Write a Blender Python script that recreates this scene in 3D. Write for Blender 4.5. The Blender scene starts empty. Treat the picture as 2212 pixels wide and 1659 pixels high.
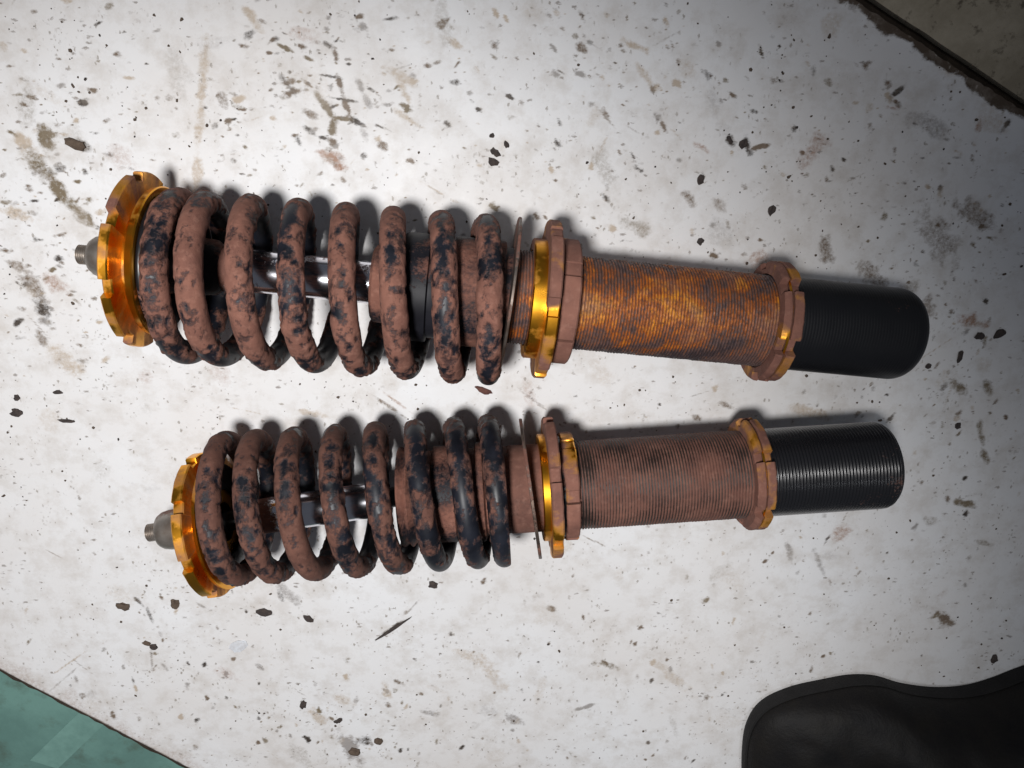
import bpy, math, random
import numpy as np
from mathutils import Vector
sc = bpy.context.scene
random.seed(4); rng = np.random.default_rng(4)
PI = math.pi

# ---------------------------------------------------------------- camera
CAM_H = 0.4595; TILT = math.radians(18.4)
cam = bpy.data.objects.new('camera', bpy.data.cameras.new('camera'))
sc.collection.objects.link(cam); sc.camera = cam
PAN = math.radians(2.5)
_fw = Vector((math.sin(PAN), -math.sin(TILT), -math.cos(TILT))).normalized()
_rt = Vector((math.cos(PAN), 0, 0)); _rt = (_rt - _fw * _rt.dot(_fw)).normalized(); _up = _rt.cross(_fw)
from mathutils import Matrix
cam.location = (0, 0, CAM_H); cam.rotation_euler = Matrix((_rt, _up, -_fw)).transposed().to_euler()
cam.data.lens = 26.0; cam.data.sensor_width = 36.0
cam.data.clip_start = 0.01; cam.data.clip_end = 50
# ---------------------------------------------------------------- world, lamps, exposure
w = bpy.data.worlds.new('World'); sc.world = w; w.use_nodes = True
w.node_tree.nodes['Background'].inputs[0].default_value = (0.80, 0.86, 1.0, 1)
w.node_tree.nodes['Background'].inputs[1].default_value = 0.085
def spot(name, loc, aim, power, size, blend, radius, col):
    l = bpy.data.lights.new(name, 'SPOT'); l.energy = power; l.spot_size = math.radians(size)
    l.spot_blend = blend; l.shadow_soft_size = radius; l.color = col
    o = bpy.data.objects.new(name, l); sc.collection.objects.link(o); o.location = loc
    o.rotation_euler = (Vector(aim) - Vector(loc)).to_track_quat('-Z', 'Y').to_euler()
    return o
spot('hand_lamp', (-0.13, -0.03, 0.80), (-0.175, -0.33, 0), 29.0, 75, 0.72, 0.055, (1.0, 0.985, 0.97))
spot('right_fill', (0.16, -0.42, 0.85), (0.36, -0.36, 0), 3.8, 42, 1.0, 0.07, (0.92, 0.96, 1.0))  # added fill without a real source, lifts the right side of the floor
spot('top_right_fill', (0.10, 0.35, 0.85), (0.15, 0.08, 0), 4.0, 32, 1.0, 0.08, (0.97, 0.98, 1.0))  # another invented fill, brightens the floor at the top right
sc.view_settings.view_transform = 'Standard'; sc.view_settings.look = 'None'
sc.view_settings.exposure = 0.0; sc.view_settings.gamma = 1.0

# ---------------------------------------------------------------- layout helper: a point of the photo at height z, as a place in the scene
_F = 1598.0
def at(px, py, z=0.0):
    fx = (px - 1106) / _F; fy = -(py - 829.5) / _F
    d = _fw + _rt * fx + _up * fy
    k = (z - CAM_H) / d.z
    return Vector((d.x * k, d.y * k, z))

# ---------------------------------------------------------------- noise
_lat = rng.random((64, 64, 64)).astype(np.float32)
def vnoise(P):
    P = np.asarray(P, dtype=np.float64); i = np.floor(P).astype(int); f = P - i; f = f * f * (3 - 2 * f)
    i &= 63; j = (i + 1) & 63
    def L(a, b, c): return _lat[a, b, c]
    x0, y0, z0 = i[:, 0], i[:, 1], i[:, 2]; x1, y1, z1 = j[:, 0], j[:, 1], j[:, 2]
    fx, fy, fz = f[:, 0], f[:, 1], f[:, 2]
    a = L(x0, y0, z0) * (1 - fx) + L(x1, y0, z0) * fx; b = L(x0, y1, z0) * (1 - fx) + L(x1, y1, z0) * fx
    c = L(x0, y0, z1) * (1 - fx) + L(x1, y0, z1) * fx; d = L(x0, y1, z1) * (1 - fx) + L(x1, y1, z1) * fx
    return (a * (1 - fy) + b * fy) * (1 - fz) + (c * (1 - fy) + d * fy) * fz
def fbm(P, scale, octv=4, off=0.0):
    P = np.asarray(P) * scale + off; s = 0; a = 1; t = 0
    for k in range(octv):
        s = s + a * vnoise(P + 13.7 * k); t += a; a *= 0.55; P = P * 2.03
    return s / t
def sstep(x, a, b):
    t = np.clip((x - a) / (b - a), 0, 1); return t * t * (3 - 2 * t)

# ---------------------------------------------------------------- materials
def mat(name):
    m = bpy.data.materials.new(name); m.use_nodes = True
    nt = m.node_tree; return m, nt, nt.nodes['Principled BSDF']
def N(nt, t, **kw):
    n = nt.nodes.new(t)
    for k, v in kw.items():
        if hasattr(n, k): setattr(n, k, v)
    return n
def noise(nt, scale, detail=4, rough=0.6, vec=None, dist=0.0):
    n = N(nt, 'ShaderNodeTexNoise'); n.inputs['Scale'].default_value = scale
    n.inputs['Detail'].default_value = detail; n.inputs['Roughness'].default_value = rough
    n.inputs['Distortion'].default_value = dist
    if vec is not None: nt.links.new(vec, n.inputs['Vector'])
    return n.outputs['Fac']
def objc(nt, scale=None, rot=None):
    t = N(nt, 'ShaderNodeTexCoord').outputs['Object']
    if scale is None: return t
    mp = N(nt, 'ShaderNodeMapping'); mp.inputs['Scale'].default_value = scale
    if rot: mp.inputs['Rotation'].default_value = rot
    nt.links.new(t, mp.inputs[0]); return mp.outputs[0]
def ramp(nt, fac, stops):
    r = N(nt, 'ShaderNodeValToRGB'); nt.links.new(fac, r.inputs[0]); e = r.color_ramp.elements
    while len(e) < len(stops): e.new(0.5)
    for k, (p, c) in enumerate(stops):
        e[k].position = p; e[k].color = (c, c, c, 1) if isinstance(c, (int, float)) else (*c, 1)
    return r.outputs[0]
def mixc(nt, fac, a, b, mode='MIX'):
    m = N(nt, 'ShaderNodeMix', data_type='RGBA', blend_type=mode)
    for s, v in ((0, fac), (6, a), (7, b)):
        if isinstance(v, (int, float)): m.inputs[s].default_value = v
        elif isinstance(v, tuple): m.inputs[s].default_value = (*v, 1)
        else: nt.links.new(v, m.inputs[s])
    return m.outputs[2]
def mth(nt, op, a, b=0.5, clamp=False):
    m = N(nt, 'ShaderNodeMath', operation=op); m.use_clamp = clamp
    for s, v in ((0, a), (1, b)):
        if isinstance(v, (int, float)): m.inputs[s].default_value = v
        else: nt.links.new(v, m.inputs[s])
    return m.outputs[0]
def bump(nt, p, h, strength, dist):
    b = N(nt, 'ShaderNodeBump'); b.inputs['Strength'].default_value = strength; b.inputs['Distance'].default_value = dist
    nt.links.new(h, b.inputs['Height']); nt.links.new(b.outputs[0], p.inputs['Normal'])
def attr(nt, name):
    a = N(nt, 'ShaderNodeAttribute'); a.attribute_name = name; return a

DUST_A, DUST_B, DUST_C = (0.25, 0.112, 0.080), (0.15, 0.064, 0.047), (0.33, 0.168, 0.125)
def dusty(name, base, metallic, rough, edge=(0.42, 0.58), fine=700, base2=None, bumpd=0.0005, coat=0.0, dustmix=1.0, dark=0.25, spec=0.5, amp=0.75, tone=1.0, film=0.0):
    """clean surface below, caked red-brown dust above wherever the 'dust' value of the mesh is high"""
    m, nt, p = mat(name); v = objc(nt)
    f = noise(nt, fine, 4, 0.7, v); g = noise(nt, 60, 4, 0.6, v)
    a = attr(nt, 'dust').outputs['Fac']
    k = mth(nt, 'ADD', a, mth(nt, 'MULTIPLY', mth(nt, 'SUBTRACT', f, 0.5), amp))
    e0, e1 = edge; k = ramp(nt, k, [(e0 - film - .001, 0.0), (e0, 0.30 if film else 0.0), (e0 + 0.4 * (e1 - e0), 0.45), (e1, 1.0)])
    if dustmix < 1: k = mth(nt, 'MULTIPLY', k, dustmix)
    dust = mixc(nt, ramp(nt, g, [(0.3, 0), (0.7, 1)]), DUST_B, DUST_A)
    dust = mixc(nt, ramp(nt, noise(nt, 260, 3, 0.6, v), [(0.52, 0), (0.78, 0.55)]), dust, DUST_C)
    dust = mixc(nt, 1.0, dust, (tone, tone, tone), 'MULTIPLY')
    dust = mixc(nt, ramp(nt, noise(nt, 170, 5, 0.75, v), [(0.50, 0), (0.70, dark)]), dust, (0.06, 0.028, 0.022))
    p.inputs['Specular IOR Level'].default_value = spec
    b = base if base2 is None else mixc(nt, ramp(nt, g, [(0.4, 0), (0.6, 1)]), base, base2)
    nt.links.new(mixc(nt, k, b, dust), p.inputs['Base Color'])
    nt.links.new(mth(nt, 'MULTIPLY', mth(nt, 'SUBTRACT', 1.0, k), metallic), p.inputs['Metallic'])
    r = mth(nt, 'ADD', mth(nt, 'MULTIPLY', k, 0.9 - rough), mth(nt, 'ADD', rough, mth(nt, 'MULTIPLY', mth(nt, 'SUBTRACT', g, 0.5), 0.25)))
    nt.links.new(r, p.inputs['Roughness'])
    nt.links.new(mth(nt, 'MULTIPLY', mth(nt, 'SUBTRACT', 1.0, k), coat), p.inputs['Coat Weight'])
    p.inputs['Coat Roughness'].default_value = 0.25
    bump(nt, p, mth(nt, 'MULTIPLY', k, mth(nt, 'ADD', 0.6, f)), 0.8, bumpd)
    return m
M = {}
M['spring'] = dusty('spring_paint', (0.006, 0.007, 0.011), 0.0, 0.46, (0.38, 0.60), 620, (0.012, 0.014, 0.022), 0.0004, 0.0, dark=0.55, spec=0.4, amp=1.0, film=0.14)
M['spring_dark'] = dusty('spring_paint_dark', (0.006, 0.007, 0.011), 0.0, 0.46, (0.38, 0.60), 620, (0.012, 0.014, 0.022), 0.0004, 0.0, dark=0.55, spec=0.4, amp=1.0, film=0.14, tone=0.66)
M['gold'] = dusty('gold_anodised', (0.84, 0.38, 0.03), 1.0, 0.30, (0.42, 0.78), 300, None, 0.0001, amp=0.35)
M['chrome'] = dusty('chrome_rod', (0.80, 0.80, 0.86), 1.0, 0.16, (0.45, 0.60), 600, None, 0.0003)
M['black_cap'] = dusty('black_sleeve', (0.007, 0.007, 0.010), 0.0, 0.55, (0.35, 0.75), 500, (0.013, 0.013, 0.018), 0.0004, spec=0.25)
M['rod_black'] = dusty('black_rod', (0.008, 0.008, 0.01), 0.0, 0.35, (0.5, 0.65), 600, None, 0.0003)
M['thread_dust'] = dusty('dusty_thread', (0.022, 0.015, 0.013), 0.1, 0.5, (0.16, 0.66), 420, (0.03, 0.024, 0.02), 0.0004, tone=0.80)
M['thread_black'] = dusty('black_thread', (0.010, 0.010, 0.012), 0.0, 0.27, (0.50, 0.70), 700, None, 0.0002, 0.4)
M['thread_satin'] = dusty('satin_black_thread', (0.006, 0.0063, 0.008), 0.0, 0.42, (0.55, 0.8), 700, None, 0.0002)
M['washer'] = dusty('dull_steel', (0.20, 0.17, 0.15), 0.8, 0.42, (0.38, 0.6), 500, (0.10, 0.07, 0.055), 0.0003)
M['steel'] = dusty('grey_steel', (0.34, 0.31, 0.28), 0.7, 0.42, (0.5, 0.8), 500, (0.22, 0.18, 0.15), 0.0003)

m, nt, p = mat('rusted_thread'); M['rust'] = m
v = objc(nt)
a1 = noise(nt, 52, 6, 0.62, v, 0.6); a2 = noise(nt, 210, 5, 0.7, objc(nt, (1.7, 0.7, 0.7))); a3 = noise(nt, 26, 4, 0.6, v); a4 = noise(nt, 620, 3, 0.7, objc(nt, (1.5, 0.7, 0.7)))
k = mth(nt, 'ADD', mth(nt, 'MULTIPLY', a1, 0.62), mth(nt, 'MULTIPLY', a2, 0.38))
k = mth(nt, 'ADD', k, mth(nt, 'MULTIPLY', mth(nt, 'SUBTRACT', attr(nt, 'dust').outputs['Fac'], 0.5), 0.16))
c = ramp(nt, k, [(0.36, (0.040, 0.030, 0.036)), (0.43, (0.115, 0.066, 0.060)), (0.475, (0.17, 0.070, 0.036)), (0.505, (0.29, 0.075, 0.014)), (0.565, (0.41, 0.115, 0.012)), (0.65, (0.64, 0.24, 0.012))])
c = mixc(nt, ramp(nt, a4, [(0.46, 0.0), (0.64, 0.75)]), c, (0.060, 0.028, 0.020), 'MIX')
c = mixc(nt, ramp(nt, a3, [(0.52, 0.0), (0.62, 0.55)]), c, (0.15, 0.088, 0.078))
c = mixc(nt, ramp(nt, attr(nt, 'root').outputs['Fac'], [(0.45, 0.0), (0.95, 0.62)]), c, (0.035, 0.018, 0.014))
nt.links.new(c, p.inputs['Base Color'])
nt.links.new(ramp(nt, a4, [(0.3, 0.35), (0.6, 0.8)]), p.inputs['Roughness'])
bump(nt, p, mth(nt, 'ADD', a2, a4), 0.8, 0.0005)

def plain(name, col, rough, metallic=0.0, c2=None, sc_=80, bmp=0.0):
    m, nt, p = mat(name); f = noise(nt, sc_, 5, 0.65, objc(nt))
    nt.links.new(mixc(nt, ramp(nt, f, [(0.35, 0), (0.65, 1)]), col, c2 or tuple(x * 0.75 for x in col)), p.inputs['Base Color'])
    p.inputs['Roughness'].default_value = rough; p.inputs['Metallic'].default_value = metallic
    if bmp: bump(nt, p, noise(nt, sc_ * 8, 4, 0.7, objc(nt)), 0.8, bmp)
    return m
M['clod_dark'] = plain('dark_grit', (0.035, 0.028, 0.027), 0.8, 0, (0.07, 0.052, 0.045), 400, 0.0004)
M['clod_brown'] = plain('brown_grit', (0.13, 0.095, 0.07), 0.9, 0, (0.08, 0.055, 0.04), 300, 0.0004)
M['clod_red'] = plain('red_dust_flake', DUST_B, 0.9, 0, (0.09, 0.035, 0.03), 300, 0.0004)
M['chip'] = plain('white_chip', (0.72, 0.75, 0.80), 0.5, 0, (0.6, 0.6, 0.62), 300, 0.0002)
M['rubber'] = plain('boot_rubber', (0.013, 0.0125, 0.0125), 0.75, 0, (0.019, 0.018, 0.018), 60, 0.0005)
M['leather'] = plain('boot_leather', (0.006, 0.0055, 0.006), 0.6, 0, (0.011, 0.0095, 0.008), 40, 0.0006)
M['gap'] = plain('gap_dirt_and_shade', (0.022, 0.014, 0.009), 0.95, 0, (0.05, 0.034, 0.022), 120, 0.001)  # dirt in the gap, also the shade painted beside the sheet edge
M['tape'] = plain('pale_green_paint', (0.175, 0.325, 0.285), 0.6, 0, (0.13, 0.25, 0.22), 60)

for _k in ('rubber', 'leather'): M[_k].node_tree.nodes['Principled BSDF'].inputs['Specular IOR Level'].default_value = 0.22
# white floor: colour of the smears comes from the mesh ('stain'), fine specks from nodes
m, nt, p = mat('white_floor_sheet'); M['floor'] = m
v = objc(nt)
base = mixc(nt, ramp(nt, noise(nt, 7, 4, 0.6, v), [(0.35, 0), (0.65, 1)]), (0.78, 0.785, 0.80), (0.72, 0.70, 0.69))
st = attr(nt, 'stain').outputs['Color']
n1 = noise(nt, 420, 4, 0.75, v)
al = attr(nt, 'stain_amount').outputs['Fac']
al = ramp(nt, mth(nt, 'ADD', al, mth(nt, 'MULTIPLY', mth(nt, 'SUBTRACT', n1, 0.5), mth(nt, 'MULTIPLY', 1.5, mth(nt, 'MINIMUM', mth(nt, 'MULTIPLY', al, 3.0), 1.0)))), [(0.05, 0.0), (0.68, 1.0)])
c = mixc(nt, al, base, st)
def specks(scale_xyz, rot, thr, pres, size):
    vv = objc(nt, scale_xyz, rot)
    vo = N(nt, 'ShaderNodeTexVoronoi'); nt.links.new(vv, vo.inputs['Vector']); vo.inputs['Scale'].default_value = 1.0; vo.inputs['Randomness'].default_value = 1.0
    nz = noise(nt, 3.0, 3, 0.6, vv)
    d = mth(nt, 'ADD', vo.outputs['Distance'], mth(nt, 'MULTIPLY', mth(nt, 'SUBTRACT', nz, 0.5), 0.95))
    sep = N(nt, 'ShaderNodeSeparateColor'); nt.links.new(vo.outputs['Color'], sep.inputs[0])
    keep = mth(nt, 'LESS_THAN', mth(nt, 'ADD', sep.outputs[0], mth(nt, 'MULTIPLY', mth(nt, 'SUBTRACT', 0.52, pres), 3.2)), thr)
    rad = mth(nt, 'MULTIPLY', mth(nt, 'ADD', 0.25, sep.outputs[1]), size)
    k = mth(nt, 'MULTIPLY', mth(nt, 'SUBTRACT', rad, d), 5.0, True)
    return mth(nt, 'MULTIPLY', mth(nt, 'MULTIPLY', k, keep), mth(nt, 'ADD', 0.25, mth(nt, 'MULTIPLY', sep.outputs[2], 0.6)))
pres = noise(nt, 16, 4, 0.65, v)
s1 = specks((170, 330, 200), (0, 0, 0.25), 0.30, pres, 0.30)
s2 = specks((420, 260, 300), (0, 0, 0.6), 0.28, noise(nt, 30, 3, 0.6, v), 0.34)
s3 = specks((90, 140, 100), (0, 0, -0.5), 0.10, pres, 0.16)
c = mixc(nt, s1, c, (0.27, 0.24, 0.22)); c = mixc(nt, s2, c, (0.30, 0.27, 0.24)); c = mixc(nt, s3, c, (0.12, 0.10, 0.085))
c = mixc(nt, ramp(nt, noise(nt, 48, 5, 0.7, v), [(0.47, 0), (0.74, 0.50)]), c, (0.46, 0.405, 0.35))
nt.links.new(c, p.inputs['Base Color'])
nt.links.new(ramp(nt, noise(nt, 30, 4, 0.6, v), [(0.3, 0.42), (0.7, 0.62)]), p.inputs['Roughness'])
p.inputs['Specular IOR Level'].default_value = 0.3
bump(nt, p, mth(nt, 'ADD', noise(nt, 150, 4, 0.6, v), mth(nt, 'MULTIPLY', s1, 0.5)), 0.35, 0.0006)

m, nt, p = mat('beige_floor_slab'); M['beige'] = m; v = objc(nt)
c = mixc(nt, ramp(nt, noise(nt, 40, 5, 0.7, v), [(0.35, 0), (0.65, 1)]), (0.42, 0.365, 0.275), (0.29, 0.245, 0.175))
c = mixc(nt, ramp(nt, noise(nt, 110, 4, 0.7, v), [(0.56, 0), (0.68, 0.8)]), c, (0.075, 0.055, 0.035))
nt.links.new(c, p.inputs['Base Color']); p.inputs['Roughness'].default_value = 0.8; bump(nt, p, noise(nt, 260, 4, 0.7, v), 0.7, 0.0008)
m, nt, p = mat('green_painted_floor'); M['green'] = m; v = objc(nt)
c = mixc(nt, ramp(nt, noise(nt, 14, 5, 0.65, v), [(0.4, 0), (0.6, 1)]), (0.15, 0.285, 0.25), (0.11, 0.215, 0.19))
c = mixc(nt, ramp(nt, noise(nt, 35, 5, 0.7, objc(nt, (1, 1, 1))), [(0.50, 0), (0.70, 0.75)]), c, (0.075, 0.105, 0.08))
nt.links.new(c, p.inputs['Base Color']); p.inputs['Roughness'].default_value = 0.55; bump(nt, p, noise(nt, 200, 4, 0.7, v), 0.4, 0.0005)

# ---------------------------------------------------------------- mesh helpers
def link(name, me, m, parent=None, smooth=True):
    if m: me.materials.append(m)
    if smooth: me.polygons.foreach_set('use_smooth', [True] * len(me.polygons))
    o = bpy.data.objects.new(name, me); sc.collection.objects.link(o)
    if parent: o.parent = parent
    return o
def mesh_np(name, V, Q):
    me = bpy.data.meshes.new(name); V = np.asarray(V, dtype=np.float32); Q = np.asarray(Q, dtype=np.int32)
    me.vertices.add(len(V)); me.vertices.foreach_set('co', V.ravel())
    me.loops.add(Q.size); me.loops.foreach_set('vertex_index', Q.ravel())
    me.polygons.add(len(Q)); me.polygons.foreach_set('loop_start', np.arange(len(Q), dtype=np.int32) * Q.shape[1])
    me.update(calc_edges=True); me.validate(); return me
def fattr(me, name, vals):
    a = me.attributes.new(name, 'FLOAT', 'POINT'); a.data.foreach_set('value', np.asarray(vals, dtype=np.float32))
def gridquads(nu, nv, wrap_v=True):
    i = np.arange(nu - 1)[:, None]; j = np.arange(nv if wrap_v else nv - 1)[None, :]; j2 = (j + 1) % nv
    return np.stack([i * nv + j, i * nv + j2, (i + 1) * nv + j2, (i + 1) * nv + j], -1).reshape(-1, 4)
ID = lambda V: V
def lathe(name, prof, m, parent, T=ID, n=96, dust=0.6, dscale=60, seed=0.0, caps=(True, True), rad=None, bias=None, amp=0.0):
    """surface of revolution round local x; prof = [(s, r)]; corners stay crisp because profile points are doubled"""
    pr = []
    for k, (s, r) in enumerate(prof): pr.append((s, r))
    th = np.linspace(0, 2 * PI, n, endpoint=False)
    S = np.array([q[0] for q in pr])[:, None] + 0 * th[None, :]; R = np.array([q[1] for q in pr])[:, None] + 0 * th[None, :]
    if rad is not None: R = rad(S, th[None, :] + 0 * S, R)
    V = np.stack([S, R * np.cos(th), R * np.sin(th)], -1).reshape(-1, 3)
    Q = gridquads(len(pr), n)
    D = fbm(V, dscale, 4, seed) - 0.5
    D = dust + D * 1.6
    if bias is not None: D = D + bias(V)
    if amp:
        nn = np.stack([0 * S, np.cos(th) + 0 * S, np.sin(th) + 0 * S], -1).reshape(-1, 3)
        V = V + nn * (amp * (fbm(V, 500, 3, seed + 5) - 0.5))[:, None]
    nv = len(V); faces = [Q]
    me = mesh_np(name, T(V), Q[:, ::-1])
    fattr(me, 'dust', D)
    o = link(name, me, m, parent)
    mark_sharp(me)
    return o
def mark_sharp(me, ang=35):
    me.set_sharp_from_angle(angle=math.radians(ang))
def fil(s0, s1, r, b=0.0008, r_in=0.0):
    """profile of a disc or collar with rounded rims, closed towards r_in"""
    return [(s0, r_in), (s0, r - b), (s0 + b * 0.3, r - b * 0.3), (s0 + b, r), (s1 - b, r), (s1 - b * 0.3, r - b * 0.3), (s1, r - b), (s1, r_in)]
def notched(name, s0, s1, R, r_in, notches, m, parent, T=ID, b=0.0008, dust=0.6, seed=0.0, R0=None, dscale=60, rag=0.0, bias=None):
    """ring with spanner notches (angle, half width, depth); R0 = radius of the chamfered left rim"""
    th = list(np.linspace(0, 360, 181)[:-1])
    for c, h, d in notches:
        for e in (-h - 0.3, -h + 0.3, h - 0.3, h + 0.3): th.append((c + e) % 360)
    th = np.array(sorted(set(np.round(th, 3)))); dep = np.zeros_like(th)
    for c, h, d in notches:
        q = np.abs((th - c + 180) % 360 - 180) < h; dep[q] = np.maximum(dep[q], d)
    t = np.radians(th); n = len(t)
    Rl = R - b if R0 is None else R0
    rows = [(s0, None), (s0, Rl), (s0 + (b if R0 is None else (s1 - s0) * 0.5), R), (s1 - b, R), (s1, R - b), (s1, None)]
    V = []
    for s, r in rows:
        rr = np.full(n, r_in) if r is None else np.maximum(np.minimum(r, R - dep - (R - r if R0 is None else 0)), r_in + 0.0003)
        V.append(np.stack([np.full(n, s), rr * np.cos(t), rr * np.sin(t)], -1))
    V = np.concatenate(V)
    if rag: V = V + (np.stack([fbm(V, 260, 3, seed + k * 9) for k in range(3)], -1) - 0.5) * rag
    me = mesh_np(name, T(V), gridquads(len(rows), n)[:, ::-1])
    D = dust + (fbm(V, dscale, 4, seed) - 0.5) * 1.7
    if bias is not None: D = D + bias(V)
    fattr(me, 'dust', D)
    o = link(name, me, m, parent); mark_sharp(me, 30); return o
def thread(name, s0, s1, r, pitch, depth, m, parent, T=ID, n=128, per=7, dust=0.6, dscale=40, seed=0.0, fillet=0.0, fill=0.0, rough=0.0, groove=0.0, bias=None, endcap=True):
    ns = int((s1 - s0) / pitch * per); S = np.linspace(s0, s1, ns); th = np.linspace(0, 2 * PI, n, endpoint=False)
    SS, TH = np.meshgrid(S, th, indexing='ij')
    P0 = np.stack([SS, r * np.cos(TH), r * np.sin(TH)], -1).reshape(-1, 3)
    D = (dust + (fbm(P0, dscale, 4, seed) - 0.5) * 1.7)
    if bias is not None: D = D + bias(P0)
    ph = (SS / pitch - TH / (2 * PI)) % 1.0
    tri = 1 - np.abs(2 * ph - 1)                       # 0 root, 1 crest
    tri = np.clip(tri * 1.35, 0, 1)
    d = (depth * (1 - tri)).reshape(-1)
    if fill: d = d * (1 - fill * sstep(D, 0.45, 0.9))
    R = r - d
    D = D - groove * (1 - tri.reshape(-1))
    if rough: R = R + rough * (fbm(P0, 260, 4, seed + 3) - 0.5)
    if fillet:
        x = np.clip((SS.reshape(-1) - (s1 - fillet)) / fillet, 0, 1); R = R - fillet * (1 - np.sqrt(np.clip(1 - x * x, 0, 1)))
    V = np.stack([SS.reshape(-1), R * np.cos(TH.reshape(-1)), R * np.sin(TH.reshape(-1))], -1)
    Q = gridquads(ns, n)
    if endcap:
        cs = np.array([[s1, 0.0005 * math.cos(a), 0.0005 * math.sin(a)] for a in th])
        V = np.concatenate([V, cs]); D = np.concatenate([D, np.full(n, 0.5)])
        Q = gridquads(ns + 1, n)
    me = mesh_np(name, T(V), Q[:, ::-1]); fattr(me, 'dust', D)
    rt = 1 - tri.reshape(-1); fattr(me, 'root', np.concatenate([rt, np.zeros(len(V) - len(rt))]))
    return link(name, me, m, parent)

def spring(name, sa, turns, Rm, rw, m, parent, zoff, s_lo, s_hi, dust, seed, bias):
    """helix: sa(t) gives the place along the axis at turn t; end coils ground flat at s_lo, s_hi"""
    nt_ = int((turns[1] - turns[0]) * 150); K = 40
    t = np.linspace(turns[0], turns[1], nt_); a = t * 2 * PI; s = sa(t)
    C = np.stack([s, Rm * np.cos(a), Rm * np.sin(a)], -1)
    tan = np.gradient(C, axis=0); tan /= np.linalg.norm(tan, axis=1)[:, None]
    rad = np.stack([0 * a, np.cos(a), np.sin(a)], -1); bi = np.cross(tan, rad)
    ph = np.linspace(0, 2 * PI, K, endpoint=False)
    V = C[:, None, :] + rw * (np.cos(ph)[None, :, None] * rad[:, None, :] + np.sin(ph)[None, :, None] * bi[:, None, :])
    nrm = (V - C[:, None, :]) / rw; V = V.reshape(-1, 3); nrm = nrm.reshape(-1, 3)
    D = dust + (fbm(V, 34, 2, seed) - 0.5) * 0.9 + (fbm(V, 110, 3, seed + 17) - 0.5) * 1.1 + (fbm(V, 330, 3, seed + 7) - 0.5) * 1.4 + bias(V, nrm)
    thick = 0.0006 * sstep(D, 0.44, 0.60) * (0.45 + 1.1 * fbm(V, 330, 3, seed + 11)) + 0.0007 * sstep(fbm(V, 90, 2, seed + 21), 0.62, 0.85) * sstep(D, 0.5, 0.8)
    V = V + nrm * thick[:, None]
    V[:, 0] = np.clip(V[:, 0], s_lo, s_hi)
    Q = gridquads(nt_, K)
    # closing caps
    V = np.concatenate([V, C[:1], C[-1:]]); D = np.concatenate([D, [0.4, 0.4]])
    cap = []; n0 = nt_ * K
    for j in range(0, K, 2):
        cap.append((n0, j, (j + 1) % K, (j + 2) % K)); e = (nt_ - 1) * K; cap.append((n0 + 1, e + (j + 2) % K, e + (j + 1) % K, e + j))
    Q = np.concatenate([Q, np.array(cap)])
    me = mesh_np(name, V, Q); fattr(me, 'dust', D)
    o = link(name, me, m, parent); mark_sharp(me, 50); return o

def root(name, loc, rz, label, cat, group=None):
    o = bpy.data.objects.new(name, None); o.empty_display_size = 0.03; sc.collection.objects.link(o)
    o.location = loc; o.rotation_euler = (0, 0, rz); o['label'] = label; o['category'] = cat
    if group: o['group'] = group
    return o

# ================================================================ floor
eA0, eA1 = at(0, 1450), at(400, 1659); eB0, eB1 = at(1850, 0), at(2212, 240)
A0, A1 = np.array(eA0)[:2], np.array(eA1)[:2]; B0, B1 = np.array(eB0)[:2], np.array(eB1)[:2]
dA = (A1 - A0) / np.linalg.norm(A1 - A0); dB = (B1 - B0) / np.linalg.norm(B1 - B0)
nA = np.array([-dA[1], dA[0]])                         # from the green side into the white sheet
# common parameter: distance along dA measured from A0
def on(P0, d, u): return P0[None, :] + d[None, :] * u[:, None]
uB_shift = float(np.dot(B0 - A0, dA))
nu, nv = 980, 720
ucs = [float(np.dot(np.array(at(a, b))[:2] - A0, dA)) for a, b in ((0, 0), (2212, 0), (0, 1659), (2212, 1659))]
u0, u1 = min(ucs) - .02, max(ucs) + .02
u = np.concatenate([np.linspace(-0.75, u0, 20)[:-1], np.linspace(u0, u1, nu - 38), np.linspace(u1, 1.1, 20)[1:]])
# denser where the picture looks
ulo, uhi = -0.55, 0.95
PA = on(A0, dA, u); PB = on(B0, dB, u - uB_shift)
vv = np.linspace(0, 1, nv)
G = PA[:, None, :] * (1 - vv)[None, :, None] + PB[:, None, :] * vv[None, :, None]
# ragged, crumbling far edge
rag = (fbm(np.stack([u * 1.0, 0 * u, 0 * u], -1), 60, 5, 3.3) - 0.5) * 0.006
G += (vv[None, :, None] ** 40) * rag[:, None, None] * nA[None, None, :]
X = G[..., 0].ravel(); Y = G[..., 1].ravel()
P3 = np.stack([X, Y, 0 * X], -1)
Z = (fbm(P3, 9, 3, 1.0) - 0.5) * 0.0004
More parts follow.
